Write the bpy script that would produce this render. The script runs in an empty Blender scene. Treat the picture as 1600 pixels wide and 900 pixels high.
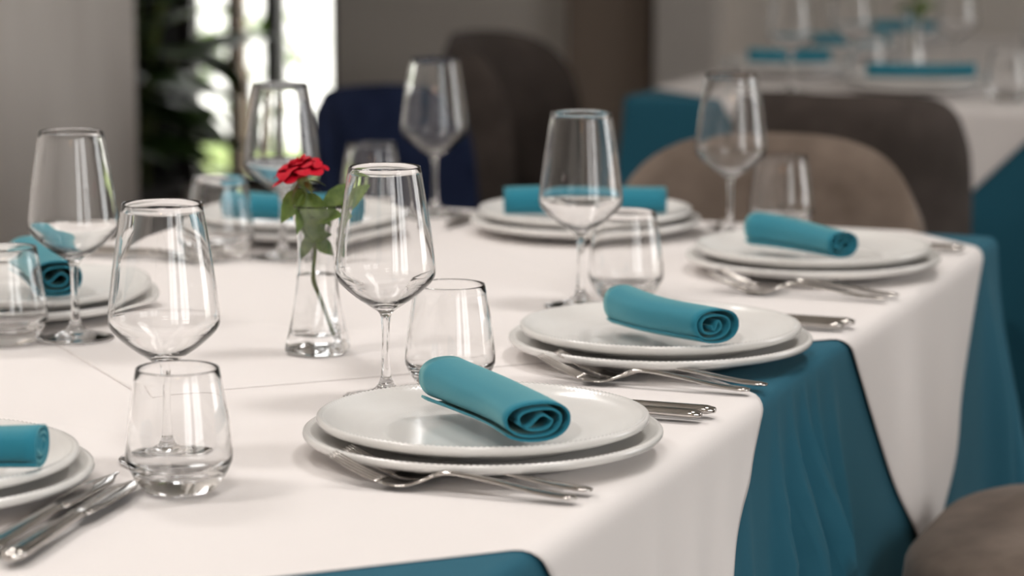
import bpy, bmesh, math, random
from mathutils import Vector, Matrix
R = math.radians
PI = math.pi
random.seed(7)
scene = bpy.context.scene
C = scene.collection

# ------------------------------------------------------------------ camera
cam_d = bpy.data.cameras.new('camera')
cam = bpy.data.objects.new('camera', cam_d)
C.objects.link(cam)
cam.location = (0.0, 0.0, 1.246)
cam.rotation_euler = (R(90 - 9.0), 0, R(20.6))
cam_d.sensor_width = 36.0
cam_d.lens = 99.45
cam_d.clip_start = 0.05
cam_d.clip_end = 200
cam_d.dof.use_dof = True
cam_d.dof.focus_distance = 2.42
cam_d.dof.aperture_fstop = 4.8
scene.camera = cam

# ------------------------------------------------------------------ world, daylight, exposure
world = bpy.data.worlds.new('world')
scene.world = world
world.use_nodes = True
bg = world.node_tree.nodes['Background']
bg.inputs['Color'].default_value = (1.0, 0.99, 0.975, 1)
bg.inputs['Strength'].default_value = 4.0
scene.view_settings.view_transform = 'Standard'
scene.view_settings.look = 'None'
scene.view_settings.gamma = 1.0
scene.view_settings.use_curve_mapping = False
scene.view_settings.exposure = 0.32
scene.cycles.max_bounces = 24
scene.cycles.transmission_bounces = 20
scene.cycles.transparent_max_bounces = 16
scene.cycles.glossy_bounces = 8
scene.cycles.diffuse_bounces = 4
scene.cycles.caustics_refractive = True
scene.cycles.caustics_reflective = False
scene.cycles.sample_clamp_indirect = 6.0
scene.cycles.blur_glossy = 1.0


def portal(name, loc, rot, sx, sy):
    """daylight entry: guides the sky's light through a window of the room"""
    d = bpy.data.lights.new(name, 'AREA')
    d.shape = 'RECTANGLE'
    d.size = sx
    d.size_y = sy
    d.cycles.is_portal = True
    o = bpy.data.objects.new(name, d)
    C.objects.link(o)
    o.location = loc
    o.rotation_euler = rot
    return o


# ------------------------------------------------------------------ materials
MATS = {}


def mat(name, color=(0.8, 0.8, 0.8), rough=0.5, metal=0.0, **kw):
    m = bpy.data.materials.new(name)
    m.use_nodes = True
    b = m.node_tree.nodes['Principled BSDF']
    b.inputs['Base Color'].default_value = (*color, 1)
    b.inputs['Roughness'].default_value = rough
    b.inputs['Metallic'].default_value = metal
    for k, v in kw.items():
        b.inputs[k.replace('_', ' ')].default_value = v
    MATS[name] = m
    return m


def noise_mix(m, c1, c2, scale=5.0, detail=4.0, stretch=(1, 1, 1), lo=0.35, hi=0.65, rough=0.55):
    nt = m.node_tree
    b = nt.nodes['Principled BSDF']
    tc = nt.nodes.new('ShaderNodeTexCoord')
    mp = nt.nodes.new('ShaderNodeMapping')
    mp.inputs['Scale'].default_value = stretch
    n = nt.nodes.new('ShaderNodeTexNoise')
    n.inputs['Scale'].default_value = scale
    n.inputs['Detail'].default_value = detail
    n.inputs['Roughness'].default_value = rough
    cr = nt.nodes.new('ShaderNodeValToRGB')
    cr.color_ramp.elements[0].position = lo
    cr.color_ramp.elements[1].position = hi
    cr.color_ramp.elements[0].color = (*c1, 1)
    cr.color_ramp.elements[1].color = (*c2, 1)
    nt.links.new(tc.outputs['Object'], mp.inputs['Vector'])
    nt.links.new(mp.outputs['Vector'], n.inputs['Vector'])
    nt.links.new(n.outputs['Fac'], cr.inputs['Fac'])
    nt.links.new(cr.outputs['Color'], b.inputs['Base Color'])
    return n, mp


def add_bump(m, scale, strength, dist=0.001, stretch=(1, 1, 1), detail=2.0):
    nt = m.node_tree
    b = nt.nodes['Principled BSDF']
    tc = nt.nodes.new('ShaderNodeTexCoord')
    mp = nt.nodes.new('ShaderNodeMapping')
    mp.inputs['Scale'].default_value = stretch
    n = nt.nodes.new('ShaderNodeTexNoise')
    n.inputs['Scale'].default_value = scale
    n.inputs['Detail'].default_value = detail
    bp = nt.nodes.new('ShaderNodeBump')
    bp.inputs['Strength'].default_value = strength
    bp.inputs['Distance'].default_value = dist
    nt.links.new(tc.outputs['Object'], mp.inputs['Vector'])
    nt.links.new(mp.outputs['Vector'], n.inputs['Vector'])
    nt.links.new(n.outputs['Fac'], bp.inputs['Height'])
    nt.links.new(bp.outputs['Normal'], b.inputs['Normal'])


m = mat('white_linen', (0.87, 0.83, 0.815), 0.85, Specular_IOR_Level=0.2, Sheen_Weight=0.1)
add_bump(m, 900, 0.15, 0.0004)
m = mat('teal_cloth', (0.018, 0.115, 0.175), 0.8, Specular_IOR_Level=0.25, Sheen_Weight=0.06)
m.node_tree.nodes['Principled BSDF'].inputs['Sheen Tint'].default_value = (0.55, 0.8, 0.75, 1)
add_bump(m, 700, 0.2, 0.0005)
m = mat('napkin_cloth', (0.022, 0.21, 0.30), 0.85, Specular_IOR_Level=0.2, Sheen_Weight=0.5)
m.node_tree.nodes['Principled BSDF'].inputs['Sheen Tint'].default_value = (0.55, 0.9, 0.8, 1)
add_bump(m, 800, 0.25, 0.0005)
m = mat('porcelain', (0.80, 0.785, 0.76), 0.18, Coat_Weight=0.3, Coat_Roughness=0.08)
noise_mix(m, (0.80, 0.785, 0.76), (0.83, 0.82, 0.80), 14, 3)
m = mat('steel', (0.62, 0.59, 0.56), 0.14, 1.0)
add_bump(m, 60, 0.02, 0.001, (1, 8, 8))
m = mat('glass', (1, 1, 1), 0.0, Transmission_Weight=1.0, IOR=1.47)
m = mat('water', (1, 1, 1), 0.0, Transmission_Weight=1.0, IOR=1.33)
m = mat('rose_red', (0.52, 0.001, 0.018), 0.6, Specular_IOR_Level=0.2, Subsurface_Weight=0.1)
m.node_tree.nodes['Principled BSDF'].inputs['Subsurface Radius'].default_value = (0.004, 0.001, 0.001)
m = mat('leaf_green', (0.10, 0.17, 0.025), 0.45)
noise_mix(m, (0.07, 0.13, 0.02), (0.16, 0.24, 0.05), 90, 3)
m = mat('stem_green', (0.13, 0.17, 0.04), 0.5)
noise_mix(m, (0.10, 0.14, 0.03), (0.17, 0.20, 0.06), 150, 2)
m = mat('plant_leaf', (0.04, 0.09, 0.015), 0.4)
noise_mix(m, (0.025, 0.06, 0.01), (0.07, 0.13, 0.03), 12, 2)
m = mat('taupe_fabric', (0.17, 0.13, 0.105), 0.95, Specular_IOR_Level=0.1, Sheen_Weight=0.15)
noise_mix(m, (0.13, 0.10, 0.08), (0.21, 0.165, 0.135), 11, 5)
add_bump(m, 300, 0.3, 0.001)
m = mat('charcoal_fabric', (0.055, 0.043, 0.038), 0.95, Specular_IOR_Level=0.1, Sheen_Weight=0.1)
noise_mix(m, (0.055, 0.045, 0.040), (0.085, 0.069, 0.062), 11, 5)
m = mat('navy_fabric', (0.012, 0.018, 0.045), 0.95, Specular_IOR_Level=0.1)
noise_mix(m, (0.009, 0.014, 0.036), (0.016, 0.023, 0.055), 11, 5)
m = mat('dark_wood', (0.05, 0.03, 0.02), 0.5)
noise_mix(m, (0.035, 0.02, 0.013), (0.075, 0.045, 0.03), 8, 5, (1, 1, 0.15))
m = mat('oak_wood', (0.30, 0.19, 0.11), 0.5)
noise_mix(m, (0.22, 0.13, 0.075), (0.34, 0.22, 0.13), 6, 6, (1, 1, 0.1))
m = mat('plaster', (0.42, 0.38, 0.34), 0.9)
noise_mix(m, (0.62, 0.57, 0.53), (0.88, 0.83, 0.785), 1.6, 6, (1, 1.6, 0.35), 0.3, 0.7)
add_bump(m, 30, 0.2, 0.004)
m = mat('beige_wall', (0.70, 0.64, 0.58), 0.9)
noise_mix(m, (0.78, 0.72, 0.66), (0.83, 0.77, 0.71), 1.5, 4)
m = mat('dark_panel', (0.012, 0.011, 0.010), 0.8)
noise_mix(m, (0.009, 0.009, 0.008), (0.016, 0.015, 0.013), 3, 4, (1, 1, 0.2))
m = mat('brown_panel', (0.30, 0.23, 0.185), 0.7)
noise_mix(m, (0.26, 0.20, 0.16), (0.34, 0.265, 0.215), 3, 4, (1, 1, 0.2))
m = mat('ceiling_paint', (0.78, 0.75, 0.71), 0.9)
noise_mix(m, (0.76, 0.73, 0.69), (0.80, 0.77, 0.73), 2, 3)
m = mat('window_frame', (0.035, 0.03, 0.027), 0.5)
m = mat('pale_ground', (0.62, 0.62, 0.58), 0.9)
noise_mix(m, (0.55, 0.56, 0.50), (0.70, 0.69, 0.65), 1.2, 5)
m = mat('lawn', (0.20, 0.28, 0.07), 0.9)
noise_mix(m, (0.16, 0.24, 0.05), (0.26, 0.33, 0.10), 5, 5)
m = mat('pot_clay', (0.06, 0.055, 0.05), 0.7)
m = mat('lamp_shade', (0.55, 0.33, 0.16), 0.8)
m = mat('black_metal', (0.02, 0.02, 0.02), 0.4, 0.6)

# thin window pane: mostly clear, a weak mirror
m = bpy.data.materials.new('pane_glass')
m.use_nodes = True
nt = m.node_tree
nt.nodes.clear()
o_ = nt.nodes.new('ShaderNodeOutputMaterial')
mx = nt.nodes.new('ShaderNodeMixShader')
tr = nt.nodes.new('ShaderNodeBsdfTransparent')
gl = nt.nodes.new('ShaderNodeBsdfGlossy')
fr = nt.nodes.new('ShaderNodeFresnel')
gl.inputs['Roughness'].default_value = 0.02
fr.inputs['IOR'].default_value = 1.3
nt.links.new(fr.outputs[0], mx.inputs[0])
nt.links.new(tr.outputs[0], mx.inputs[1])
nt.links.new(gl.outputs[0], mx.inputs[2])
nt.links.new(mx.outputs[0], o_.inputs['Surface'])
MATS['pane_glass'] = m

# floor boards: colour and joints
m = mat('floor_boards', (0.06, 0.045, 0.035), 0.45)
nt = m.node_tree
b = nt.nodes['Principled BSDF']
tc = nt.nodes.new('ShaderNodeTexCoord')
br = nt.nodes.new('ShaderNodeTexBrick')
br.inputs['Scale'].default_value = 1.0
br.inputs['Brick Width'].default_value = 1.2
br.inputs['Row Height'].default_value = 0.14
br.inputs['Mortar Size'].default_value = 0.004
br.inputs['Color1'].default_value = (0.055, 0.042, 0.034, 1)
br.inputs['Color2'].default_value = (0.075, 0.058, 0.046, 1)
br.inputs['Mortar'].default_value = (0.02, 0.015, 0.012, 1)
nt.links.new(tc.outputs['Object'], br.inputs['Vector'])
nt.links.new(br.outputs['Color'], b.inputs['Base Color'])


# ------------------------------------------------------------------ mesh helpers
def mesh(name, verts, faces, smooth=True):
    me = bpy.data.meshes.new(name)
    me.from_pydata([tuple(v) for v in verts], [], faces)
    me.update()
    if smooth:
        me.polygons.foreach_set('use_smooth', [True] * len(me.polygons))
    return me


def obj(name, me, material=None, parent=None, loc=None, rz=None):
    o = bpy.data.objects.new(name, me)
    C.objects.link(o)
    if material and not me.materials:
        me.materials.append(MATS[material])
    if parent:
        o.parent = parent
    if loc:
        o.location = loc
    if rz is not None:
        o.rotation_euler = (0, 0, rz)
    return o


def tag(o, label, cat, group=None):
    o['label'] = label
    o['category'] = cat
    if group:
        o['group'] = group
    return o


def thing(name, label, cat, loc=(0, 0, 0), rz=0.0, group=None):
    o = bpy.data.objects.new(name, None)
    o.empty_display_size = 0.05
    C.objects.link(o)
    o.location = loc
    o.rotation_euler = (0, 0, rz)
    return tag(o, label, cat, group)


def struct(name, me, material, label=None):
    o = obj(name, me, material)
    o['kind'] = 'structure'
    if label:
        o['label'] = label
    return o


class MB:
    def __init__(s):
        s.v = []
        s.f = []

    def add(s, verts, faces):
        k = len(s.v)
        s.v += [tuple(v) for v in verts]
        s.f += [[i + k for i in f] for f in faces]

    def box(s, a, b_):
        x0, y0, z0 = a
        x1, y1, z1 = b_
        s.add([(x0, y0, z0), (x1, y0, z0), (x1, y1, z0), (x0, y1, z0), (x0, y0, z1), (x1, y0, z1), (x1, y1, z1), (x0, y1, z1)],
              [(0, 3, 2, 1), (4, 5, 6, 7), (0, 1, 5, 4), (1, 2, 6, 5), (2, 3, 7, 6), (3, 0, 4, 7)])

    def mesh(s, name, smooth=False):
        return mesh(name, s.v, s.f, smooth)


def box_mesh(name, a, b_):
    k = MB()
    k.box(a, b_)
    return k.mesh(name)


def lathe(name, prof, seg=48, rmod=None, zmod=None, smooth=True):
    """revolve (r, z) points; rmod / zmod(i, r, z, angle) reshape a ring"""
    v, f, rings = [], [], []
    for i, (r, z) in enumerate(prof):
        if r < 1e-7:
            rings.append([len(v)])
            v.append((0, 0, z))
            continue
        ring = []
        for j in range(seg):
            a = 2 * PI * j / seg
            rr = r * rmod(i, r, z, a) if rmod else r
            zz = z + zmod(i, r, z, a) if zmod else z
            ring.append(len(v))
            v.append((rr * math.cos(a), rr * math.sin(a), zz))
        rings.append(ring)
    for A, B in zip(rings, rings[1:]):
        for j in range(seg):
            k = (j + 1) % seg
            if len(A) == 1 and len(B) == 1:
                continue
            if len(A) == 1:
                f.append((A[0], B[k], B[j]))
            elif len(B) == 1:
                f.append((A[j], A[k], B[0]))
            else:
                f.append((A[j], A[k], B[k], B[j]))
    return mesh(name, v, f, smooth)


def spline(pts, n):
    """Catmull-Rom through tuples, n samples per span"""
    out = []
    P = [pts[0]] + list(pts) + [pts[-1]]
    for i in range(1, len(P) - 2):
        for k in range(n):
            t = k / n
            q = []
            for a, b_, c, d in zip(P[i - 1], P[i], P[i + 1], P[i + 2]):
                q.append(0.5 * ((2 * b_) + (-a + c) * t + (2 * a - 5 * b_ + 4 * c - d) * t * t + (-a + 3 * b_ - 3 * c + d) * t ** 3))
            out.append(tuple(q))
    out.append(tuple(pts[-1]))
    return out


def strip(name, st, seg=8):
    """elliptic bar along x: stations (x, y, z, half_width, half_thickness)"""
    v, f = [], []
    for (x, y, z, w, h) in st:
        for j in range(seg):
            a = 2 * PI * j / seg
            v.append((x, y + w * math.cos(a), z + h * math.sin(a)))
    n = len(st)
    for i in range(n - 1):
        for j in range(seg):
            k = (j + 1) % seg
            f.append((i * seg + j, (i + 1) * seg + j, (i + 1) * seg + k, i * seg + k))
    f.append(list(range(seg)))
    f.append([(n - 1) * seg + j for j in reversed(range(seg))])
    return mesh(name, v, f)


def tube(name, pts, radii, seg=8):
    v, f = [], []
    pts = [Vector(p) for p in pts]
    n = len(pts)
    up = Vector((0, 0, 1))
    for i, p in enumerate(pts):
        d = (pts[min(i + 1, n - 1)] - pts[max(i - 1, 0)]).normalized()
        a1 = d.cross(Vector((1, 0, 0)) if abs(d.x) < 0.9 else up).normalized()
        a2 = d.cross(a1)
        for j in range(seg):
            a = 2 * PI * j / seg
            v.append(p + (a1 * math.cos(a) + a2 * math.sin(a)) * radii[i])
    for i in range(n - 1):
        for j in range(seg):
            k = (j + 1) % seg
            f.append((i * seg + j, i * seg + k, (i + 1) * seg + k, (i + 1) * seg + j))
    f.append(list(reversed(range(seg))))
    f.append([(n - 1) * seg + j for j in range(seg)])
    return mesh(name, v, f)


def smoothstep(a, b_, x):
    t = max(0.0, min(1.0, (x - a) / (b_ - a)))
    return t * t * (3 - 2 * t)


# ------------------------------------------------------------------ the room
V0, V1, U0, U1, H = -5.6, 2.6, -2.6, 8.2, 2.9
o = struct('floor', box_mesh('floor', (V0, U0, -0.05), (V1, U1 + 0.2, 0)), 'floor_boards')
struct('ceiling', box_mesh('ceiling', (V0, U0, H), (V1, U1 + 0.2, H + 0.1)), 'ceiling_paint')


def wall_with_holes(name, axis, pos, thick, a0, a1, holes, material):
    """wall of boxes around window openings; axis 'u' = wall runs along u at v=pos, 'v' = runs along v at u=pos"""
    k = MB()

    def put(s0, s1, z0, z1):
        if s1 - s0 < 1e-4 or z1 - z0 < 1e-4:
            return
        if axis == 'u':
            k.box((min(pos, pos + thick), s0, z0), (max(pos, pos + thick), s1, z1))
        else:
            k.box((s0, min(pos, pos + thick), z0), (s1, max(pos, pos + thick), z1))
    cur = a0
    for (h0, h1, z0, z1) in sorted(holes):
        put(cur, h0, 0, H)
        put(h0, h1, 0, z0)
        put(h0, h1, z1, H)
        cur = h1
    put(cur, a1, 0, H)
    return struct(name, k.mesh(name), material)


WIN_R = [(-2.4, -0.4, 0.35, 2.6), (0.1, 1.5, 0.35, 2.6), (4.3, 6.3, 0.35, 2.6)]
WIN_B = [(-4.27, -3.68, 0.12, 2.5)]
wall_with_holes('wall_right', 'u', V1, 0.2, U0, U1, WIN_R, 'beige_wall')
wall_with_holes('wall_front', 'v', U0, -0.2, V0, V1, [], 'beige_wall')
wall_with_holes('wall_back', 'v', U1, 0.2, -4.27, V1, WIN_B, 'beige_wall')
struct('wall_recess', box_mesh('wall_recess', (V0, U1, 0), (-4.27, U1 + 0.2, H)), 'dark_panel')
struct('wall_left', box_mesh('wall_left', (-3.25, U0, 0), (-3.0, 5.6, H)), 'plaster')
struct('wall_side', box_mesh('wall_side', (V0 - 0.2, U0, 0), (V0, U1 + 0.2, H)), 'dark_panel')


def window(n, axis, pos, w, mull, inward):
    h0, h1, z0, z1 = w
    root = bpy.data.objects.new('window_%d' % n, None)
    C.objects.link(root)
    root['kind'] = 'structure'

    def bar(name, s0, s1, a, c, d=0.05, material='window_frame'):
        if axis == 'u':
            me = box_mesh(name, (pos - d / 2, s0, a), (pos + d / 2, s1, c))
        else:
            me = box_mesh(name, (s0, pos - d / 2, a), (s1, pos + d / 2, c))
        return obj(name, me, material, root)
    t = 0.05
    bar('frame_rail', h0, h1, z0, z0 + t)
    bar('frame_rail', h0, h1, z1 - t, z1)
    bar('frame_stile', h0, h0 + t, z0 + t, z1 - t)
    bar('frame_stile', h1 - t, h1, z0 + t, z1 - t)
    edges = [h0 + t]
    for (c, hw, mt) in mull:
        bar('mullion', c - hw, c + hw, z0 + t, z1 - t, 0.06, mt)
        edges += [c - hw, c + hw]
    edges.append(h1 - t)
    for a, b_ in zip(edges[::2], edges[1::2]):
        bar('pane', a, b_, z0 + t, z1 - t, 0.006, 'pane_glass')
    rot = {('u', -1): (0, R(90), 0), ('v', 1): (R(90), 0, 0), ('v', -1): (R(-90), 0, 0)}[(axis, inward)]
    cc, zc = (h0 + h1) / 2, (z0 + z1) / 2
    if axis == 'u':
        portal('window_right_offscreen', (pos - 0.12, cc, zc), rot, z1 - z0, h1 - h0)
    else:
        portal('window_back_portal', (cc, pos + 0.12 * inward, zc), rot, h1 - h0, z1 - z0)
    return root


k = 1
for w in WIN_R:
    window(k, 'u', V1 + 0.1, w, [((w[0] + w[1]) / 2, 0.03, 'window_frame')], -1)
    k += 1
window(k, 'v', U1 + 0.1, WIN_B[0], [(-4.075, 0.024, 'oak_wood'), (-3.938, 0.027, 'window_frame')], -1)
# brown timber panel and grey pilaster on the back wall, behind the second table
struct('trim_1', box_mesh('trim_1', (-2.88, U1 - 0.06, 0), (-2.62, U1, 2.4)), 'brown_panel', 'brown timber panel on the back wall')
struct('trim_2', box_mesh('trim_2', (-2.58, U1 - 0.12, 0), (-2.40, U1, H)), 'plaster', 'grey plaster pilaster on the back wall')
# outside
struct('ground', box_mesh('ground', (-40, -40, -0.14), (40, 40, -0.10)), 'pale_ground')
struct('lawn', box_mesh('lawn', (-9, 9.2, -0.10), (-2, 11.4, -0.08)), 'lawn')

# ------------------------------------------------------------------ tables and cloths
TT = 0.75                                  # height of the dressed table top


def table(name, label, v0, v1, u0, u1, group=None):
    t = thing(name, label, 'table', ((v0 + v1) / 2, (u0 + u1) / 2, 0), 0, group)
    hw, hl = (v1 - v0) / 2 - 0.025, (u1 - u0) / 2 - 0.025
    obj('table_top', box_mesh('table_top', (-hw, -hl, TT - 0.034), (hw, hl, TT - 0.006)), 'oak_wood', t)
    leg = lathe('leg', [(0, 0), (0.018, 0), (0.028, 0.70), (0.028, TT - 0.034), (0, TT - 0.034)], 16)
    for sx in (-1, 1):
        for sy in (-1, 1):
            obj('leg', leg, 'dark_wood', t, (sx * (hw - 0.08), sy * (hl - 0.08), 0))
    return t


# pressed pleats of the teal cloth between the two overlays, and at the table corner: place, drift, width, depth
PLEATS = [(2.492, 0.10, 0.014, 0.026), (2.545, 0.09, 0.012, 0.044), (2.590, 0.07, 0.011, 0.062), (2.632, 0.02, 0.014, 0.034), (2.690, -0.06, 0.028, 0.022),
          (3.475, 0.0, 0.03, 0.024), (2.30, 0.02, 0.04, 0.009), (2.20, 0.02, 0.05, 0.010), (2.38, 0.02, 0.022, 0.008), (2.10, 0.02, 0.03, 0.008), (3.02, 0.0, 0.06, 0.008), (3.22, 0.0, 0.07, 0.009)]


def fold(s, depth, amp, seed):
    """outward swing of a hanging cloth at arc length s, depth below the edge"""
    w = 0
    for i, (fr_, a) in enumerate(((7.3, 0.45), (12.1, 0.35), (19.7, 0.2), (31.0, 0.1))):
        w += a * math.sin(fr_ * s + seed * (i + 1.7))
    w = 0.5 + 0.5 * w
    w = w * w * (3 - 2 * w)
    out = amp * w * smoothstep(0.0, 0.35, depth)
    for (pos, drift, wid, a) in PLEATS:
        x = (s - pos + drift * depth) / (wid * (0.6 + 1.2 * depth))
        if abs(x) < 3:
            out += a * math.exp(-x * x) * smoothstep(0.0, 0.22, depth)
    return out


class Drape:
    """a rectangle of table edge and the swing of the cloth around it"""

    def __init__(s, v0, v1, u0, u1, seed, amp=None):
        s.v0, s.v1, s.u0, s.u1, s.seed = v0, v1, u0, u1, seed
        s.ampf = amp or (lambda side, t: 0.02)

    def hang(s, side, t, d, r=0.012, extra=0.0):
        """(outward, drop) of a point d past the edge"""
        q = r * PI / 2
        if d <= q:
            return r * math.sin(d / r) - r + extra * d / q, r * (1 - math.cos(d / r))
        dr = r + d - q
        return extra + fold(t, dr, s.ampf(side, t), s.seed) + 0.02 * dr, dr


def table_cloth(name, D, zt, hem, material):
    r = 0.012
    n_s = 2
    per = []
    rc = 0.02
    v0, v1, u0, u1 = D.v0, D.v1, D.u0, D.u1

    def side(a, b_, nrm, tag_, n):
        for i in range(n):
            t = i / n
            p = Vector(a).lerp(Vector(b_), t)
            per.append((p, Vector(nrm), tag_, p.y if tag_ in 'RL' else p.x + 10))

    def corner(cx, cy, a0, tg):
        for i in range(7):
            a = a0 + (i / 7) * PI / 2
            n_ = Vector((math.cos(a), math.sin(a)))
            per.append((Vector((cx, cy)) + n_ * rc, n_, tg, None))
    LU, LV = u1 - u0, v1 - v0
    nu, nv = int(LU / 0.006), int(LV / 0.008)
    side((v1, u0 + rc), (v1, u1 - rc), (1, 0), 'R', nu)
    corner(v1 - rc, u1 - rc, 0, 'C')
    side((v1 - rc, u1), (v0 + rc, u1), (0, 1), 'F', nv)
    corner(v0 + rc, u1 - rc, PI / 2, 'C')
    side((v0, u1 - rc), (v0, u0 + rc), (-1, 0), 'L', nu)
    corner(v0 + rc, u0 + rc, PI, 'C')
    side((v0 + rc, u0), (v1 - rc, u0), (0, -1), 'N', nv)
    corner(v1 - rc, u0 + rc, 1.5 * PI, 'C')
    N = len(per)
    levels = [0, 0.005, 0.010, 0.0145, 0.019, 0.03, 0.05, 0.08, 0.12, 0.17, 0.23, 0.30, 0.38, 0.46, 0.54, 0.62, hem]
    vs, fs = [], []
    # soft corners: keep the last arc value so the swing stays continuous
    prev = per[-1][3]
    for li, d in enumerate(levels):
        for i, (p, n_, tg, t) in enumerate(per):
            if tg == 'C':
                j = i
                while per[j % N][3] is None:
                    j -= 1
                k2 = i
                while per[k2 % N][3] is None:
                    k2 += 1
                w = (i - j) / (k2 - j)
                o1, dr = D.hang(per[j % N][2], per[j % N][3], d)
                o2, _ = D.hang(per[k2 % N][2], per[k2 % N][3], d)
                out = o1 * (1 - w) + o2 * w + 0.05 * math.sin(w * PI) * smoothstep(0.02, 0.5, d)
            else:
                out, dr = D.hang(tg, t, d)
            q = p + n_ * out
            vs.append((q.x, q.y, zt - dr))
    for li in range(len(levels) - 1):
        for i in range(N):
            k2 = (i + 1) % N
            fs.append((li * N + i, (li + 1) * N + i, (li + 1) * N + k2, li * N + k2))
    fs.append(list(range(N)))
    me = mesh(name, vs, fs)
    o = obj(name, me, material)
    return o


def overlay(name, D, cu, half, zt, ridges, extra, material='white_linen', cv=None, n=180, zripple=0.0):
    """square cloth laid cornerwise over the table; its corners hang over the edges"""
    cv = (D.v0 + D.v1) / 2 if cv is None else cv
    vs, fs = [], []
    r = 0.012
    e0, e1, g0, g1 = D.v0 + r, D.v1 - r, D.u0 + r, D.u1 - r
    for i in range(n + 1):
        for j in range(n + 1):
            a = (i / n - 0.5) * half * 2
            c = (j / n - 0.5) * half * 2
            v = cv + (a + c) * 0.5
            u = cu + (a - c) * 0.5
            x, y, z = v, u, zt
            if v > e1:
                out, dr = D.hang('R', u, v - e1, r, extra)
                x, z = D.v1 + out, zt - dr
            elif v < e0:
                out, dr = D.hang('L', u, e0 - v, r, extra)
                x, z = D.v0 - out, zt - dr
            elif u > g1:
                out, dr = D.hang('F', v + 10, u - g1, r, extra)
                y, z = D.u1 + out, zt - dr
            elif u < g0:
                out, dr = D.hang('N', v + 10, g0 - u, r, extra)
                y, z = D.u0 - out, zt - dr
            else:
                for (ax, ay, bx, by, hgt, wid) in ridges:
                    dx, dy = bx - ax, by - ay
                    L2 = dx * dx + dy * dy
                    t = ((v - ax) * dx + (u - ay) * dy) / L2
                    if -0.05 < t < 1.05:
                        dist = abs((v - ax) * dy - (u - ay) * dx) / math.sqrt(L2)
                        e_ = min(1.0, max(0.0, min(t + 0.05, 1.05 - t) * 8))
                        z += hgt * math.exp(-(dist / wid) ** 2) * e_
            vs.append((x, y, z))
    for i in range(n):
        for j in range(n):
            a = i * (n + 1) + j
            fs.append((a, a + n + 1, a + n + 2, a + 1))
    o = obj(name, mesh(name, vs, fs), material)
    so = o.modifiers.new('hem', 'SOLIDIFY')
    so.thickness = 0.0004
    so.offset = -1
    return o


# the table in front
MT = (-1.72, -0.675, 1.62, 3.57)


def amp_main(side, t):
    if side == 'R':
        a = 0.008 + 0.02 * smoothstep(3.40, 3.55, t)
        a += 0.02 * (1 - smoothstep(1.65, 1.85, t))
        return a
    return 0.016


DM = Drape(*MT, 1.3, amp_main)
table('dining_table', 'long wooden dining table under the teal cloth and the rose vase', *MT)
o = table_cloth('tablecloth', DM, TT - 0.0032, 0.70, 'teal_cloth')
tag(o, 'teal cloth hanging to the floor from the table with the rose vase', 'tablecloth', 'teal tablecloths')
o = overlay('overlay_cloth', DM, 2.14, 0.82, TT - 0.0022, [
    (-1.32, 2.116, -1.10, 2.075, 0.0016, 0.006), (-1.62, 2.07, -1.32, 2.116, 0.001, 0.006)], 0.004)
tag(o, 'white square overlay cloth under the plate beside the rose vase, laid cornerwise', 'tablecloth', 'white overlays')
o = overlay('overlay_cloth', DM, 3.10, 0.865, TT - 0.0015, [
    (-1.40, 3.36, -0.92, 2.88, 0.0012, 0.006), (-1.45, 2.628, -1.08, 2.622, 0.0014, 0.005), (-1.08, 2.622, -0.93, 2.56, 0.0012, 0.005),
    (-1.16, 2.17, -0.96, 2.37, 0.0010, 0.005)], 0.004)
tag(o, 'white overlay cloth under the far plates, its corner hanging by the chair seat', 'tablecloth', 'white overlays')

# the table behind
BT = (-1.758, -0.713, 5.29, 7.24)
DB = Drape(*BT, 4.1)
table('dining_table', 'long wooden dining table behind the dark chair, dressed in teal and white', *BT)
o = table_cloth('tablecloth', DB, TT - 0.0032, 0.70, 'teal_cloth')
tag(o, 'teal cloth hanging from the table behind the dark upholstered chair', 'tablecloth', 'teal tablecloths')
o = overlay('overlay_cloth', DB, 5.80, 0.845, TT - 0.0012, [], 0.004, n=120)
tag(o, 'white overlay cloth on the rear table, corner hanging behind the dark chair', 'tablecloth', 'white overlays')
o = overlay('overlay_cloth', DB, 6.75, 0.845, TT - 0.0022, [], 0.010, n=160)
tag(o, 'white overlay cloth on the far half of the rear table', 'tablecloth', 'white overlays')

# ------------------------------------------------------------------ tableware
RIBS = 180


def plate_mesh(name, prof, r_in, r_out):
    def zm(i, r, z, a):
        if i < 8:
            return 0.0
        w = smoothstep(r_in, r_in + 0.03, r)
        c = math.cos(RIBS * a)
        return (0.00045 if i < 12 else 0.00095) * w * c

    def rm(i, r, z, a):
        return 1.0 + (0.0011 * math.cos(RIBS * a) if 7 <= i <= 10 else 0.0)
    return lathe(name, prof, RIBS * 2, rm, zm)


DINNER = [(0, .003), (.080, .003), (.082, 0), (.087, 0), (.090, .003), (.110, .0075), (.127, .0125), (.1345, .0155), (.1366, .0185), (.1362, .0212),
          (.1345, .0224), (.1325, .0220), (.130, .0200), (.125, .0165), (.117, .0130), (.106, .0098), (.095, .0082), (.080, .0075), (.05, .0072), (0, .0072)]
CHARGER = [(0, .003), (.088, .003), (.090, 0), (.096, 0), (.100, .003), (.122, .0068), (.138, .0105), (.1455, .0130), (.1478, .0160), (.1474, .0186),
           (.1456, .0200), (.1435, .0196), (.141, .0180), (.137, .0155), (.130, .0125), (.120, .0105), (.108, .0096), (.090, .0094), (.05, .0092), (0, .0092)]
ME_DINNER = plate_mesh('dinner_plate', DINNER, .075, .131)
ME_CHARGER = plate_mesh('charger_plate', CHARGER, .085, .143)

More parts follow.
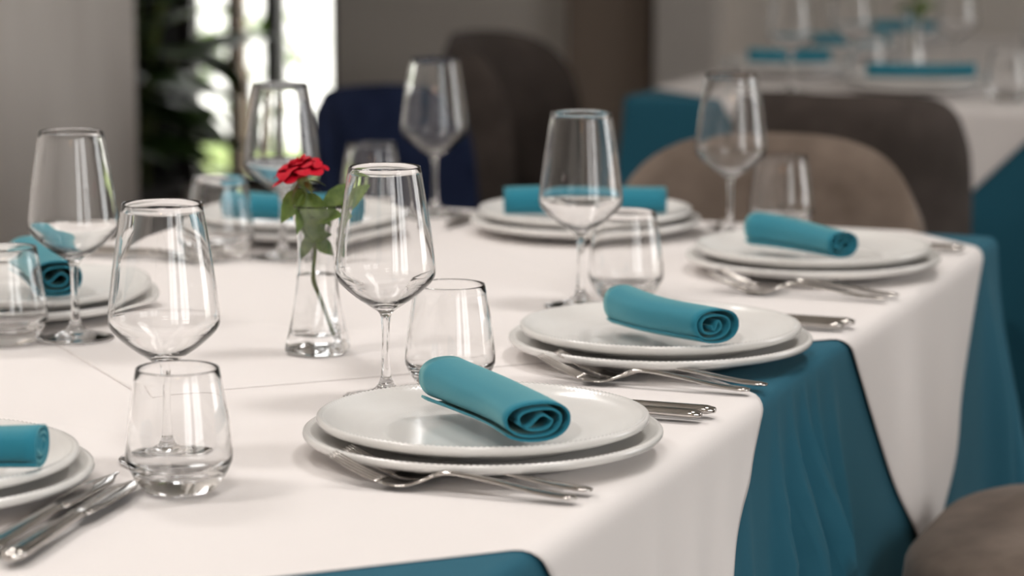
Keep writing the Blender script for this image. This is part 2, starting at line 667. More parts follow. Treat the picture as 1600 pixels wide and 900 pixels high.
# wine glass: foot, stem and bowl share their rings, so the glass is one continuous skin
WG_FOOT = [(0, .0022), (.020, .0016), (.034, .0003), (.0375, 0), (.0390, .0008), (.0385, .0018), (.030, .0030), (.020, .0050), (.012, .0080), (.0072, .0125), (.0048, .019)]
WG_STEM = [(.0048, .019), (.0039, .028), (.0035, .040), (.0034, .055), (.0036, .066), (.0044, .074)]
WG_OUT = spline([(.0044, .074), (.0068, .0785), (.0140, .0835), (.0270, .0925), (.0390, .1030), (.0442, .1100), (.0450, .1180), (.0436, .1330), (.0405, .1570), (.0362, .1850), (.0322, .2085)], 3)
WG_RIM = [(.0318, .2094), (.0311, .2090)]
WG_IN = spline([(.0308, .2080), (.0349, .1850), (.0392, .1570), (.0423, .1330), (.0437, .1185), (.0427, .1115), (.0375, .1052), (.0255, .0955), (.0130, .0880), (.0050, .0852), (0, .0848)], 3)
ME_FOOT = lathe('foot', WG_FOOT, 56)
ME_STEM = lathe('stem', WG_STEM, 56)
ME_BOWL = lathe('bowl', WG_OUT + WG_RIM + WG_IN, 56)
TU = ([(0, .0012), (.018, .0010), (.024, 0), (.0275, .0006)] + spline([(.0285, .0020), (.0350, .0105), (.0402, .0205), (.0414, .0270), (.0405, .0400), (.0378, .0630), (.0322, .0948)], 3) +
      [(.0317, .0960), (.0309, .0956)] + spline([(.0306, .0945), (.0362, .0630), (.0389, .0400), (.0396, .0290), (.0385, .0235), (.0330, .0175), (.0200, .0150), (0, .0146)], 3))
ME_TUMBLER = lathe('tumbler', TU, 56)


def fork_meshes():
    zc = spline([(0.0, .0215), (.020, .0125), (.042, .0045), (.060, .0018), (.075, .0050), (.092, .0125), (.108, .0135), (.140, .0100), (.175, .0050), (.203, .0030)], 6)

    def z(x):
        for a, b_ in zip(zc, zc[1:]):
            if a[0] <= x <= b_[0]:
                return a[1] + (b_[1] - a[1]) * (x - a[0]) / (b_[0] - a[0] + 1e-9)
        return zc[-1][1]
    tines = []
    for k_ in range(4):
        yc = (-1.5 + k_) * 0.0058
        st = []
        for i in range(9):
            x = 0.046 * i / 8
            st.append((x, yc * (0.9 + 0.1 * i / 8), z(x), 0.0006 + 0.0010 * min(1, i / 3), 0.0005 + 0.0006 * min(1, i / 3)))
        tines.append(strip('tine', st))
    st = []
    for i in range(13):
        x = 0.044 + 0.044 * i / 12
        t = i / 12
        w = 0.0112 * (1 - smoothstep(0.25, 1.0, t)) + 0.0038
        if i == 0:
            w *= 0.96
        st.append((x, 0, z(x), min(w, 0.0115), 0.0011 + 0.0009 * t))
    head = strip('head', st)
    st = []
    for i in range(22):
        t = i / 21
        x = 0.0875 + 0.117 * t
        w = 0.0037 + 0.0036 * smoothstep(0.15, 0.95, t)
        h = 0.0020
        if i == 21:
            w, h = 0.004, 0.0012
        if i == 20:
            w = 0.0066
        st.append((x, 0, z(x), w, h))
    return tines, head, strip('handle', st)


ME_TINES, ME_FHEAD, ME_FHANDLE = fork_meshes()


def knife_meshes():
    st = []
    for i in range(14):
        t = i / 13
        x = 0.115 * t
        w = 0.0015 + 0.0085 * smoothstep(0, 0.35, t) - 0.002 * smoothstep(0.75, 1.0, t)
        st.append((x, -0.002 * (1 - t), 0.0040 + 0.002 * t, w, 0.0007 + 0.0008 * t))
    blade = strip('blade', st)
    st = []
    for i in range(16):
        t = i / 15
        x = 0.113 + 0.117 * t
        w = 0.0052 + 0.0034 * smoothstep(0.0, 0.9, t)
        h = 0.0030 + 0.0012 * t
        if i == 15:
            w, h = 0.0050, 0.0025
        st.append((x, 0, 0.0062 - 0.0014 * t, w, h))
    return blade, strip('handle', st)


ME_BLADE, ME_KHANDLE = knife_meshes()


def napkin_mesh(L, seed, a, b_, zn, zf, grow, turns=2.5):
    rnd = random.Random(seed)
    # cross-section: a loose flattened spiral that ends in an S at the core
    sec = []
    n = 84
    for i in range(n + 1):
        th = 0.75 + (2 * PI * turns - 0.75) * i / n
        k_ = (1 - 0.66 * i / n) * (1 - 0.13 * (1 - smoothstep(0, 9, i)))
        w = 1 + 0.035 * math.sin(3 * th + seed) * (0.3 + i / n)
        x = a * k_ * w * math.copysign(abs(math.cos(th)) ** 0.85, math.cos(th)) * -1 + 0.004 * (i / n) * (1 if seed % 2 else -1)
        y = b_ * k_ * w * math.copysign(abs(math.sin(th)) ** 0.9, math.sin(th)) * -1
        sec.append((x, y))
    x0, y0 = sec[-1]
    for i in range(1, 15):
        t = i / 14
        sec.append((x0 * (1 - 2.0 * t) * 0.95, y0 * (1 - 2 * t) + 0.0042 * math.sin(t * 2 * PI)))
    th_ = 0.0016
    m_ = len(sec)
    off = []
    for i in range(m_):
        p, q = sec[max(i - 1, 0)], sec[min(i + 1, m_ - 1)]
        dx, dy = q[0] - p[0], q[1] - p[1]
        l = math.hypot(dx, dy) + 1e-9
        off.append((-dy / l * th_ / 2, dx / l * th_ / 2))
    loop = [(s_[0] + o_[0], s_[1] + o_[1]) for s_, o_ in zip(sec, off)] + [(s_[0] - o_[0], s_[1] - o_[1]) for s_, o_ in zip(reversed(sec), reversed(off))]
    N = len(loop)
    vs, fs = [], []
    K = 18
    ph = rnd.random() * 6
    for j in range(K + 1):
        t = j / K
        ys = (t - 0.5) * L
        sc = 1 - 0.3 * grow * t + 0.03 * math.sin(3.1 * t * PI + ph)
        bend = 0.006 * math.sin(t * PI) * (1 if seed % 2 else -1)
        tw = 0.10 * math.sin(2.2 * t + ph)
        for (x, y) in loop:
            X = x * sc * math.cos(tw) + bend
            gz = 1 + grow * t + 0.04 * math.sin(5 * t + ph)
            vs.append((X, ys, (y + b_ * 1.02) * gz + zn + (zf - zn) * t))
    for j in range(K):
        for i in range(N):
            k2 = (i + 1) % N
            fs.append((j * N + i, j * N + k2, (j + 1) * N + k2, (j + 1) * N + i))
    for j in (0, K):
        for i in range(m_ - 1):
            q = (j * N + i, j * N + i + 1, j * N + N - 2 - i, j * N + N - 1 - i)
            fs.append(q if j else tuple(reversed(q)))
    me = mesh('napkin', vs, fs)
    # crisp cut ends
    for p in me.polygons[-2 * (m_ - 1):]:
        p.use_smooth = False
    bm = bmesh.new()
    bm.from_mesh(me)
    bmesh.ops.recalc_face_normals(bm, faces=bm.faces)
    bm.to_mesh(me)
    bm.free()
    return me


def wine_glass(v, u, label, z=TT, group='wine glasses on the tables'):
    t = thing('wine_glass', label, 'wine glass', (v, u, z + 0.0004), random.random() * 6, group)
    obj('foot', ME_FOOT, 'glass', t)
    obj('stem', ME_STEM, 'glass', t)
    obj('bowl', ME_BOWL, 'glass', t)
    return t


def tumbler(v, u, label, z=TT):
    o = obj('tumbler', ME_TUMBLER, 'glass', None, (v, u, z + 0.0004), random.random() * 6)
    return tag(o, label, 'tumbler', 'water tumblers on the tables')


def plates(v, u, where, dv=0.0, du=0.0):
    o = obj('charger_plate', ME_CHARGER, 'porcelain', None, (v, u, TT + 0.0004), random.random())
    tag(o, 'larger white lower plate ' + where, 'plate', 'lower plates')
    o = obj('dinner_plate', ME_DINNER, 'porcelain', None, (v + dv, u + du, TT + 0.0100), random.random())
    tag(o, 'ribbed white dinner plate ' + where, 'plate', 'upper plates')


ZN = TT + 0.0100 + 0.0080          # inner floor of a dinner plate


def napkin(near, far, where, seed, a=0.0275, b_=0.0165, zn=0.0, zf=0.004, grow=0.0):
    """zn / zf: how far the near and far ends lie above the plate's floor"""
    n_, f_ = Vector((*near, 0)), Vector((*far, 0))
    d = f_ - n_
    c = (n_ + f_) / 2
    o = obj('napkin_roll', napkin_mesh(d.length, seed, a, b_, zn, zf, grow), 'napkin_cloth', None,
            (c.x, c.y, ZN + 0.001), math.atan2(-d.x, d.y))
    return tag(o, 'teal rolled cloth napkin ' + where, 'napkin', 'rolled napkins')


def fork(tail, ang, label, s=1.0, z=TT):
    """tail = end of the handle, ang = direction from tail to tip"""
    t = thing('fork', label, 'fork', (tail[0] + 0.2045 * s * math.cos(ang), tail[1] + 0.2045 * s * math.sin(ang), z + 0.0008), ang + PI, 'forks')
    t.scale = (s, s, s)
    for me in ME_TINES:
        obj('tine', me, 'steel', t)
    obj('head', ME_FHEAD, 'steel', t)
    obj('handle', ME_FHANDLE, 'steel', t)
    return t


def knife(tail, ang, label, s=1.0, z=TT):
    t = thing('knife', label, 'knife', (tail[0] + 0.23 * s * math.cos(ang), tail[1] + 0.23 * s * math.sin(ang), z + 0.0012), ang + PI, 'knives')
    t.scale = (s, s, s)
    obj('blade', ME_BLADE, 'steel', t)
    obj('handle', ME_KHANDLE, 'steel', t)
    return t


W = PI       # cutlery of the right-hand seats points towards -v
# seat beside the vase
plates(-0.823, 2.122, 'of the place nearest the rose vase')
napkin((-0.740, 2.018), (-0.878, 2.168), 'on the plate nearest the rose vase', 3, 0.0320, 0.0165, 0.0145, 0.007, 0.34)
fork((-0.688, 2.004), W, 'steel fork touching the lower plate nearest the rose vase')
fork((-0.690, 1.974), W - 0.02, 'steel fork farther out from the plate nearest the rose vase')
knife((-0.684, 2.322), W, 'steel knife farther out, behind the plate nearest the rose vase')
knife((-0.690, 2.300), W, 'steel knife touching the back of the plate nearest the rose vase')
wine_glass(-0.985, 2.299, 'wine glass between the rose vase and the plate beside it')
tumbler(-0.949, 2.364, 'tumbler behind the rolled napkin nearest the rose vase')
# seat between the two white overlays
plates(-0.820, 2.592, 'on the teal gap between the two white overlays')
napkin((-0.732, 2.486), (-0.862, 2.596), 'on the plate over the teal gap between overlays', 4, 0.0270, 0.0170, 0.0145, 0.007, 0.26)
fork((-0.676, 2.462), W, 'steel fork beside the plate over the teal gap, touching it')
fork((-0.684, 2.432), W - 0.02, 'steel fork at the teal gap, farther from the plate')
knife((-0.680, 2.810), W, 'steel knife farther out, behind the plate over the teal gap')
knife((-0.686, 2.788), W, 'steel knife touching the plate over the teal gap')
wine_glass(-0.988, 2.838, 'wine glass in front of the wide napkin at the table head')
tumbler(-0.960, 2.908, 'tumbler behind the napkin over the teal gap')
# seat by the teal corner
plates(-0.820, 3.178, 'beside the bare teal table corner')
napkin((-0.758, 3.068), (-0.888, 3.172), 'on the plate beside the bare teal table corner', 5, 0.0240, 0.0165, 0.0130, 0.007, 0.26)
fork((-0.680, 3.012), W, 'steel fork near the teal corner, touching the lower plate')
fork((-0.686, 2.983), W - 0.02, 'steel fork near the teal corner, farther from the plate')
knife((-0.684, 3.380), W, 'steel knife beside the bare teal table corner')
wine_glass(-0.981, 3.387, 'wine glass in front of the arched taupe chair')
tumbler(-0.945, 3.498, 'tumbler in front of the arched taupe chair')
# head of the table, before the arched chair
plates(-1.177, 3.398, 'at the table head, before the arched taupe chair')
napkin((-1.078, 3.425), (-1.268, 3.345), 'lying broadside on the plate at the table head', 6, 0.024, 0.0195, 0.004, 0.004, 0.0)
knife((-1.356, 3.56), -PI / 2, 'steel knife beside the plate at the table head', 0.9)
fork((-1.026, 3.562), -PI / 2, 'small steel fork beside the plate at the table head', 0.58)
wine_glass(-1.419, 3.482, 'wine glass in front of the navy chair, at the table corner')
tumbler(-1.498, 3.452, 'tumbler in front of the navy chair, at the table corner')
# far side, behind the vase
plates(-1.506, 3.244, 'behind the rose vase')
napkin((-1.425, 3.205), (-1.585, 3.195), 'on the plate behind the rose vase', 8, 0.027, 0.0185, 0.004, 0.004, 0.05)
knife((-1.700, 2.985), 0, 'steel knife beside the plate behind the rose vase, farther out', 0.95)
knife((-1.695, 3.008), 0, 'steel knife nearer the plate behind the rose vase', 0.95)
wine_glass(-1.441, 3.052, 'wine glass behind the rose bloom, before the window')
tumbler(-1.518, 3.039, 'tumbler before the dark potted plant')
# far side, by the plaster wall
plates(-1.540, 2.602, 'beside the grey plaster wall')
napkin((-1.440, 2.505), (-1.560, 2.655), 'on the plate beside the grey plaster wall', 9, 0.030, 0.0200, 0.0150, 0.011, 0.10)
wine_glass(-1.399, 2.473, 'wine glass before the grey plaster wall')
tumbler(-1.452, 2.428, 'tumbler before the grey plaster wall')
# near head of the table
plates(-1.189, 1.826, 'at the table end, beside two knives touching a tumbler')
napkin((-1.054, 1.808), (-1.239, 1.750), 'on the plate beside two knives touching a tumbler', 11, 0.028, 0.0165, 0.0145, 0.008, 0.0)
knife((-1.020, 1.668), R(97), 'steel knife nearer the plate, tip by the tumbler base', 1.12)
knife((-0.994, 1.656), R(97), 'steel knife farther from the plate, tip by the tumbler base', 1.12)
wine_glass(-1.050, 1.999, 'wine glass standing behind the tumbler by the knife tips')
tumbler(-0.991, 1.907, 'tumbler touching the knife tips')

# settings of the rear table
plates(-1.235, 5.575, 'at the head of the rear table, behind the dark chair')
napkin((-1.118, 5.590), (-1.318, 5.515), 'on the rear table, broadside behind the dark chair', 12, 0.024, 0.0150, 0.010, 0.010)
wine_glass(-1.455, 5.44, 'wine glass on the rear table corner above the teal cloth')
wine_glass(-1.420, 5.80, 'wine glass on the rear table beside its vase')
wine_glass(-1.230, 5.95, 'wine glass on the rear table behind the head plate')
tumbler(-1.020, 5.420, 'tumbler on the rear table above the hanging white corner')
wine_glass(-0.965, 5.520, 'wine glass on the rear table above the hanging white corner')
tumbler(-1.365, 5.720, 'tumbler on the rear table beside its vase')
plates(-1.585, 5.90, 'on the rear table, side place nearest the dark taupe chair')
napkin((-1.500, 5.93), (-1.660, 5.86), 'on the rear table plate nearest the dark taupe chair', 13, 0.025, 0.0165)
plates(-1.585, 6.45, 'on the rear table, second side place')
napkin((-1.500, 6.48), (-1.660, 6.41), 'on the second side plate of the rear table', 14, 0.025, 0.0165)
plates(-1.585, 6.95, 'on the rear table, last side place')
napkin((-1.500, 6.98), (-1.660, 6.91), 'on the last side plate of the rear table', 15, 0.025, 0.0165)
plates(-0.90, 6.35, 'on the rear table, side opposite the dark taupe chair')
napkin((-0.82, 6.38), (-0.98, 6.31), 'on the rear table plate opposite the dark taupe chair', 16, 0.025, 0.0165)


# ------------------------------------------------------------------ rose in its vase
def hexr(w, a):
    """radius factor of a rounded hexagon; w = 0 circle, 1 hexagon"""
    s_ = PI / 3
    x = ((a + 0.3) % s_) - s_ / 2
    h = math.cos(s_ / 2) / math.cos(x)
    return 1 + w * (h * 1.07 - 1)


def vase(v, u, label):
    t = thing('bud_vase', label, 'vase', (v, u, TT + 0.0004), 0, 'bud vases')
    out_ = spline([(.0295, .0), (.0318, .003), (.0312, .010), (.0272, .026), (.0222, .055), (.0190, .085), (.0188, .105), (.0208, .125), (.0262, .1445)], 4)
    in_ = spline([(.0248, .1450), (.0190, .1250), (.0168, .105), (.0170, .085), (.0198, .055), (.0236, .030), (.0240, .0200), (.0180, .0165), (.0, .0155)], 4)
    prof = [(0, .0012), (.024, .0008)] + out_ + [(.0258, .1460)] + in_

    def rm(i, r, z, a):
        return hexr(1 - smoothstep(0.01, 0.09, z), a)
    obj('body', lathe('vase_body', prof, 72, rm), 'glass', t)
    wp = [(r + 0.0001, z) for (r, z) in in_ if z < 0.074]
    wp = [(0.0, 0.0156)] + list(reversed([(r, z) for r, z in wp if r > 0.001])) + [(.0178, .0765), (.0174, .0770), (.0, .0764)]
    obj('water', lathe('vase_water', wp, 72, rm), 'water', t)
    return t


vase(-1.139, 2.489, 'clear glass bud vase half full of water holding the rose')


def leaf_mesh(L, wd, bend=0.2, fold_=0.25, n=10):
    vs, fs = [], []
    for i in range(n + 1):
        t = i / n
        w = wd * math.sin(PI * t ** 0.8) * (1 - 0.15 * t) + 0.0004
        for j in range(5):
            s_ = (j - 2) / 2
            ser = 1 + 0.03 * ((i % 2) * 2 - 1) * (abs(s_) == 1)
            vs.append((L * t, w * s_ * ser, -bend * L * t * t + fold_ * w * abs(s_) + 0.0))
    for i in range(n):
        for j in range(4):
            a = i * 5 + j
            fs.append((a, a + 5, a + 6, a + 1))
    return mesh('leaf', vs, fs)


def leaf(parent, p0, p1, wd, roll=0.0, bend=0.2, fold_=0.25, material='leaf_green', name='leaf', nrm=None):
    p0, p1 = Vector(p0), Vector(p1)
    d = p1 - p0
    L = d.length
    x = d.normalized()
    z = Vector(nrm) if nrm else Vector((0, 0, 1))
    y = z.cross(x)
    if y.length < 1e-3:
        y = Vector((0, 1, 0))
    y.normalize()
    z = x.cross(y)
    M = Matrix((x, y, z)).transposed() @ Matrix.Rotation(roll, 3, 'X')
    o = obj(name, leaf_mesh(L, wd, bend, fold_), material, parent)
    o.matrix_local = Matrix.Translation(p0) @ M.to_4x4()
    return o


def petal_mesh(r0, r1, h, half, curl, seed, n=8, mlen=8):
    rnd = random.Random(seed)
    vs, fs = [], []
    wob = rnd.uniform(-0.4, 0.4)
    for i in range(n + 1):
        t = i / n
        for j in range(mlen + 1):
            s_ = j / mlen * 2 - 1
            wt = min(1.0, 0.35 + 1.1 * t ** 0.7) * (1.0 - 0.38 * max(0, t - 0.7) / 0.3 * abs(s_))
            a = s_ * half * wt
            tt = t * (1 - 0.14 * s_ * s_ * t) * (1 + 0.06 * (1 - abs(s_)) * t)
            r = r0 + (r1 - r0) * (tt ** 1.2)
            z = h * math.sin(min(1.0, tt) * PI * 0.5) - curl * max(0, tt - 0.6) ** 2 * 6.25 * h
            r += 0.0010 * math.sin(4.2 * s_ + wob * 5) * t
            z += 0.0013 * math.sin(3.1 * s_ + wob * 9) * t * t
            vs.append((r * math.cos(a), r * math.sin(a), z))
    m_ = mlen + 1
    for i in range(n):
        for j in range(mlen):
            a = i * m_ + j
            fs.append((a, a + m_, a + m_ + 1, a + 1))
    return mesh('petal', vs, fs)


def rose(base, stem_pts, label, tilt, leaves, detail=True):
    """base = where the stem stands; stem_pts relative to it, last one under the bloom"""
    t = thing('rose', label, 'flower', base, 0, 'red roses')
    sp = spline(stem_pts, 5)
    obj('stem', tube('stem', sp, [0.0019] * len(sp), 8), 'stem_green', t)
    bl = bpy.data.objects.new('bloom', None)
    bl.empty_display_size = 0.01
    C.objects.link(bl)
    bl.parent = t
    bl.location = stem_pts[-1]
    bl.rotation_euler = tilt
    layers = [(0.0005, 0.0050, 0.0185, 1.5, 0.0, 3), (0.001, 0.0095, 0.0200, 1.05, 0.02, 4), (0.0015, 0.0150, 0.0195, 0.85, 0.10, 5),
              (0.002, 0.0205, 0.0175, 0.72, 0.22, 6), (0.002, 0.0255, 0.0140, 0.64, 0.38, 7), (0.002, 0.0275, 0.0090, 0.62, 0.55, 6)]
    for li, (r0, r1, h, half, curl, n) in enumerate(layers):
        for k_ in range(n):
            s_ = random.uniform(0.93, 1.07)
            o = obj('petal', petal_mesh(r0, r1 * s_, h * random.uniform(0.92, 1.08), half, curl, li * 10 + k_), 'rose_red', bl)
            o.rotation_euler = (random.uniform(-.06, .06), random.uniform(-.08, .08), 2 * PI * (k_ + 0.5 * (li % 2)) / n + random.uniform(-.15, .15))
    hip = lathe('hip', [(0, -.010), (.0035, -.009), (.0060, -.004), (.0062, 0), (.004, .003), (0, .004)], 16)
    obj('hip', hip, 'stem_green', bl)
    for k_ in range(5):
        a = 2 * PI * k_ / 5 + 0.4
        leaf(bl, (.004 * math.cos(a), .004 * math.sin(a), -0.002), (.022 * math.cos(a), .022 * math.sin(a), -0.008 - 0.004 * (k_ % 2)), 0.0025, 0, 0.3, 0.2, 'stem_green', 'sepal')
    for (p0, p1, wd, roll, bend) in leaves:
        leaf(t, p0, p1, wd, roll, bend, nrm=(0.30, -0.80, 0.45))
    return t


RB = (-1.122, 2.487, TT + 0.0172)
CU = Vector((0.936, 0.352, 0))     # to the right as the vase faces the room


def rp(x, z, y=0.0):
    """point of the rose: x across, y away, z above its foot"""
    return (CU.x * x - 0.352 * y, CU.y * x + 0.936 * y, z)


rose(RB, [rp(0.0, 0.0), rp(-0.010, 0.030), rp(-0.018, 0.058), rp(-0.0165, 0.085), rp(-0.020, 0.115), rp(-0.026, 0.142), rp(-0.028, 0.1545)],
     'red rose with green leaves standing in the bud vase', (R(10), R(-13), 0),
     [(rp(-0.026, 0.144), rp(-0.050, 0.116, -0.012), 0.0120, 0.2, 0.2),
      (rp(-0.024, 0.142), rp(-0.030, 0.104, -0.018), 0.0085, -0.5, 0.15),
      (rp(-0.023, 0.140), rp(-0.002, 0.112, -0.016), 0.0095, 0.3, 0.2),
      (rp(-0.020, 0.128), rp(-0.012, 0.092, -0.012), 0.0120, 0.1, 0.1),
      (rp(-0.022, 0.118), rp(0.010, 0.124, -0.014), 0.0120, -0.2, 0.2),
      (rp(-0.010, 0.124, 0.010), rp(0.034, 0.150, 0.016), 0.0125, 0.1, 0.1),
      (rp(-0.022, 0.130), rp(-0.024, 0.090, 0.004), 0.0100, 0.4, 0.1),
      (rp(-0.017, 0.100), rp(-0.031, 0.078, -0.004), 0.0070, 0.3, 0.15),
      (rp(-0.026, 0.098, -0.004), rp(0.000, 0.102, -0.008), 0.0080, 0.0, 0.1),
      (rp(-0.014, 0.096), rp(0.001, 0.080, -0.002), 0.0070, 0.2, 0.1)])
# the rear table's vase and rose
vase(-1.34, 6.02, 'glass bud vase with a rose on the rear table')
rose((-1.34, 6.02, TT + 0.0172), [rp(0.004, 0), rp(0.0, 0.06), rp(0.0, 0.12), rp(0.006, 0.155)],
     'rose with leaves in the vase on the rear table', (R(8), R(5), 0),
     [(rp(0, 0.125), rp(-0.04, 0.125, 0.01), 0.012, 0.4, 0.3), (rp(0, 0.125), rp(0.045, 0.13, -0.01), 0.012, 0.3, 0.3),
      (rp(0, 0.12), rp(0.015, 0.11, -0.04), 0.012, 0.2, 0.3)])


# ------------------------------------------------------------------ chairs
def seat_mesh(hw, hd, z0, z1, dome=0.02):
    vs, fs = [], []
    seg = 40
    prof = [(0.0, z0), (0.90, z0), (0.985, z0 + 0.012), (1.0, (z0 + z1) / 2), (0.985, z1 - 0.016), (0.94, z1 - 0.004), (0.85, z1 + dome * 0.25), (0.6, z1 + dome * 0.7), (0.3, z1 + dome * 0.95), (0, z1 + dome)]
    rings = []
    for (k_, z) in prof:
        if k_ == 0:
            rings.append([len(vs)])
            vs.append((0, 0, z))
            continue
        ring = []
        for j in range(seg):
            a = 2 * PI * j / seg
            c, s_ = math.cos(a), math.sin(a)
            q = (abs(c) ** 3.6 + abs(s_) ** 3.6) ** (-1 / 3.6)
            ring.append(len(vs))
            vs.append((hw * k_ * q * c, hd * k_ * q * s_, z))
        rings.append(ring)
    for A, B in zip(rings, rings[1:]):
        for j in range(seg):
            k2 = (j + 1) % seg
            if len(A) == 1:
                fs.append((A[0], B[k2], B[j]))
            elif len(B) == 1:
                fs.append((A[j], A[k2], B[0]))
            else:
                fs.append((A[j], A[k2], B[k2], B[j]))
    return mesh('seat', vs, fs)


def back_mesh(rx, ry, am, z0, zs, z1, pw, th=0.045):
    """curved upholstered back: plan ellipse about the seat, outline arch of power pw"""
    vs, fs = [], []
    n, mz = 40, 12
    for side_ in (0, 1):
        for i in range(n + 1):
            s_ = -1 + 2 * i / n
            # denser towards the ends so the arch stays round
            s_ = math.sin(s_ * PI / 2)
            a = s_ * am
            top = zs + (z1 - zs) * max(0.0, 1 - abs(s_) ** pw) ** (1 / pw)
            for j in range(mz + 1):
                t = j / mz
                z = z0 + (top - z0) * t
                puff = th * (0.5 * (1 - (2 * t - 1) ** 8)) * max(0.05, 1 - abs(s_) ** 10)
                rr = (1 if side_ == 0 else -1) * puff
                lean = 0.05 * t
                vs.append(((rx + rr) * math.sin(a), -(ry + rr + lean) * math.cos(a), z))
    m_ = mz + 1
    off = (n + 1) * m_
    for sd in (0, 1):
        for i in range(n):
            for j in range(mz):
                a = sd * off + i * m_ + j
                q = (a, a + m_, a + m_ + 1, a + 1)
                fs.append(q if sd == 0 else tuple(reversed(q)))
    for i in range(n):
        for j in (0, mz):
            a = i * m_ + j
            q = (a, a + off, a + off + m_, a + m_)
            fs.append(q if j == 0 else tuple(reversed(q)))
    for j in range(mz):
        for i in (0, n):
            a = i * m_ + j
            q = (a, a + 1, a + 1 + off, a + off)
            fs.append(q if i == 0 else tuple(reversed(q)))
    me = mesh('backrest', vs, fs)
    bm = bmesh.new()
    bm.from_mesh(me)
    bmesh.ops.recalc_face_normals(bm, faces=bm.faces)
    bm.to_mesh(me)
    bm.free()
    return me


ME_LEG = lathe('leg', [(0, 0), (.010, 0), (.012, .01), (.018, .37), (.018, .40), (0, .40)], 14)


def chair(v, u, face, fabric, label, pw=2.6, top=0.83, shoulder=0.45, rx=0.215, ry=0.20, am=1.15, seat_top=0.465):
    """face = direction the sitter looks, radians from +v"""
    t = thing('upholstered_chair', label, 'chair', (v, u, 0), face - PI / 2, 'upholstered chairs')
    obj('seat', seat_mesh(0.235, 0.225, seat_top - 0.085, seat_top), fabric, t)
    obj('backrest', back_mesh(rx, ry, am, 0.40, shoulder, top, pw), fabric, t)
    for sx in (-1, 1):
        for sy in (-1, 1):
            lg = obj('leg', ME_LEG, 'black_metal', t, (sx * 0.17, sy * 0.16, 0))
            lg.rotation_euler = (R(5) * sy, R(-5) * sx, 0)
            lg.scale = (1, 1, (seat_top - 0.08) / 0.40)
    return t


chair(-1.085, 3.84, -PI / 2, 'taupe_fabric', 'taupe upholstered chair with arched back at the head of the table', 2.8, 0.822, 0.42, 0.252, 0.12, 1.35)
chair(-1.205, 5.00, PI / 2, 'charcoal_fabric', 'dark upholstered chair standing before the rear table, back turned', 5.0, 0.812, 0.40, 0.225, 0.18, 1.3)
chair(-2.04, 5.75, 0, 'charcoal_fabric', 'dark taupe upholstered chair pulled to the side of the rear table', 4.0, 0.832, 0.45, 0.225, 0.20, 1.45)
chair(-2.01, 4.95, R(-20), 'navy_fabric', 'navy upholstered chair standing behind the far table corner', 4.5, 0.775, 0.40, 0.22, 0.17, 1.2)
chair(-0.418, 2.985, PI, 'taupe_fabric', 'taupe chair whose seat meets the hanging teal and white cloth', 3.0, 0.83, 0.45, seat_top=0.515)


# ------------------------------------------------------------------ potted plant by the window
def plant(v, u, label):
    t = thing('potted_plant', label, 'plant', (v, u, 0), 0)
    obj('pot', lathe('pot', [(0, 0), (.13, 0), (.14, .01), (.17, .30), (.175, .33), (.165, .335), (.155, .30), (0, .29)], 32), 'pot_clay', t)
    rnd = random.Random(5)
    for k_ in range(9):
        a = rnd.uniform(0, 6.28)
        h = rnd.uniform(0.35, 1.0)
        x, y = 0.07 * math.cos(a), 0.07 * math.sin(a)
        px, py = (0.10 + 0.22 * h) * math.cos(a), (0.10 + 0.22 * h) * math.sin(a)
        sp = spline([(x, y, 0.28), (x * 1.6, y * 1.6, 0.28 + h * 0.55), (px, py, 0.28 + h)], 5)
        obj('stem', tube('stem', sp, [0.008 - 0.004 * i / len(sp) for i in range(len(sp))], 6), 'stem_green', t)
        for q in range(5):
            i = min(len(sp) - 1, 3 + q * 2)
            b_ = rnd.uniform(0, 6.28) if q < 4 else a
            L = rnd.uniform(0.22, 0.34)
            p0 = sp[i]
            p1 = (p0[0] + L * math.cos(b_), p0[1] + L * math.sin(b_), p0[2] + rnd.uniform(-0.10, 0.12))
            leaf(t, p0, p1, rnd.uniform(0.045, 0.07), rnd.uniform(-.5, .5), rnd.uniform(0.15, 0.5), 0.2, 'plant_leaf')
    return t


plant(-3.64, 6.70, 'dark green broad-leaved potted plant before the bright window')


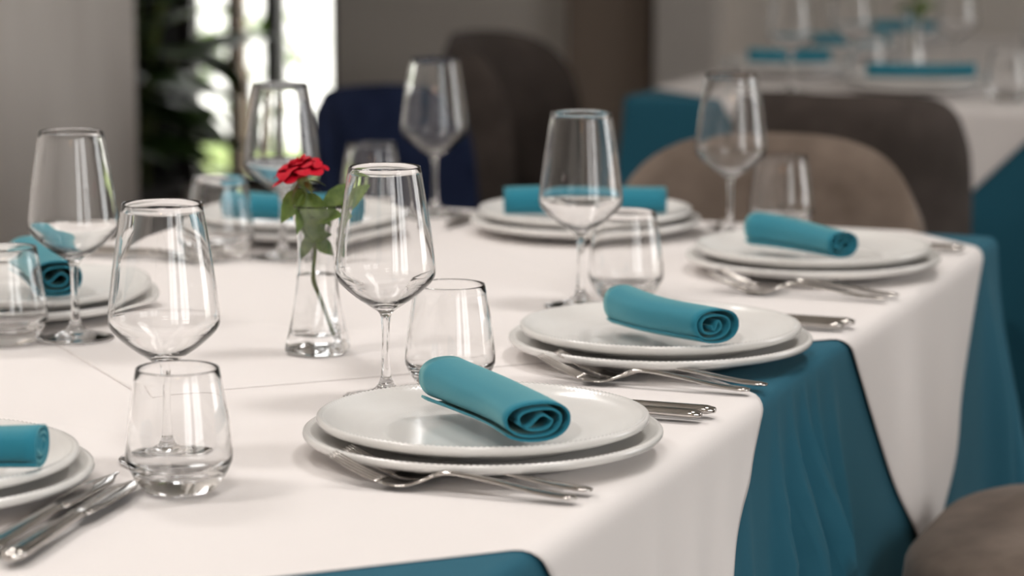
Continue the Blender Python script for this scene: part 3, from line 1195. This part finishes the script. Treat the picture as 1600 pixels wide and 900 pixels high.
def bush(v, u, r, label):
    t = thing('garden_shrub', label, 'shrub', (v, u, -0.08), 0, 'shrubs outside')
    rnd = random.Random(int(r * 1000))
    obj('trunk', tube('trunk', [(0, 0, 0), (0, 0, r)], [0.03, 0.02], 6), 'dark_wood', t)
    for k_ in range(90):
        d = Vector((rnd.gauss(0, 1), rnd.gauss(0, 1), rnd.gauss(0, 1))).normalized() * r * rnd.uniform(0.5, 1)
        p0 = Vector((d.x, d.y, r * 1.0 + d.z * 0.9))
        p1 = p0 + Vector((rnd.gauss(0, 1), rnd.gauss(0, 1), rnd.gauss(0, 1))).normalized() * 0.13
        leaf(t, p0, p1, 0.035, 0, 0.2, 0.2, 'leaf_green')
    return t


bush(-5.45, 11.2, 0.34, 'small green shrub on the lawn outside the window')


# ------------------------------------------------------------------ lamps
def pendant(v, u, z, power, label):
    t = thing('pendant_lamp', label, 'lamp', (v, u, z), 0, 'pendant lamps')
    obj('shade', lathe('shade', [(.045, .22), (.05, .22), (.19, .02), (.19, 0), (.186, 0), (.186, .02), (.046, .214), (.045, .22)], 40), 'lamp_shade', t)
    obj('cord', tube('cord', [(0, 0, .21), (0, 0, H - z)], [.004, .004], 6), 'black_metal', t)
    obj('cap', lathe('cap', [(0, .21), (.046, .21), (.046, .23), (.02, .25), (0, .25)], 20), 'black_metal', t)
    d = bpy.data.lights.new('pendant_light_offscreen', 'AREA')
    d.shape = 'DISK'
    d.size = 0.26
    d.energy = power
    d.color = (1.0, 0.60, 0.32)
    o = bpy.data.objects.new('pendant_light_offscreen', d)
    C.objects.link(o)
    o.parent = t
    o.location = (0, 0, 0.03)
    return t


pendant(0.35, -0.9, 1.95, 4.0, 'warm pendant lamp whose glow glints in the wine glasses')


def ceiling_light(v, u, power, col, label):
    t = thing('ceiling_light', label, 'lamp', (v, u, H), 0, 'round ceiling lights')
    obj('rim', lathe('rim', [(.27, 0), (.30, 0), (.30, -.06), (.27, -.06), (.27, 0)], 40), 'black_metal', t)
    obj('plate', lathe('plate', [(0, -.004), (.27, -.004), (.27, -.001), (0, -.001)], 40), 'ceiling_paint', t)
    d = bpy.data.lights.new('ceiling_lamp_offscreen', 'AREA')
    d.shape = 'DISK'
    d.size = 0.52
    d.energy = power
    d.color = col
    o = bpy.data.objects.new('ceiling_lamp_offscreen', d)
    C.objects.link(o)
    o.parent = t
    o.location = (0, 0, -0.05)


for (v, u, where) in ((-0.4, 0.6, 'before the tall side windows'), (-2.1, 1.2, 'between the table end and the plaster wall'),
                      (-0.3, 2.8, 'above the chair at the hanging cloth'), (-2.2, 3.2, 'beside the far table corner')):
    ceiling_light(v, u, 14, (1.0, 0.95, 0.91), 'round ceiling light ' + where)
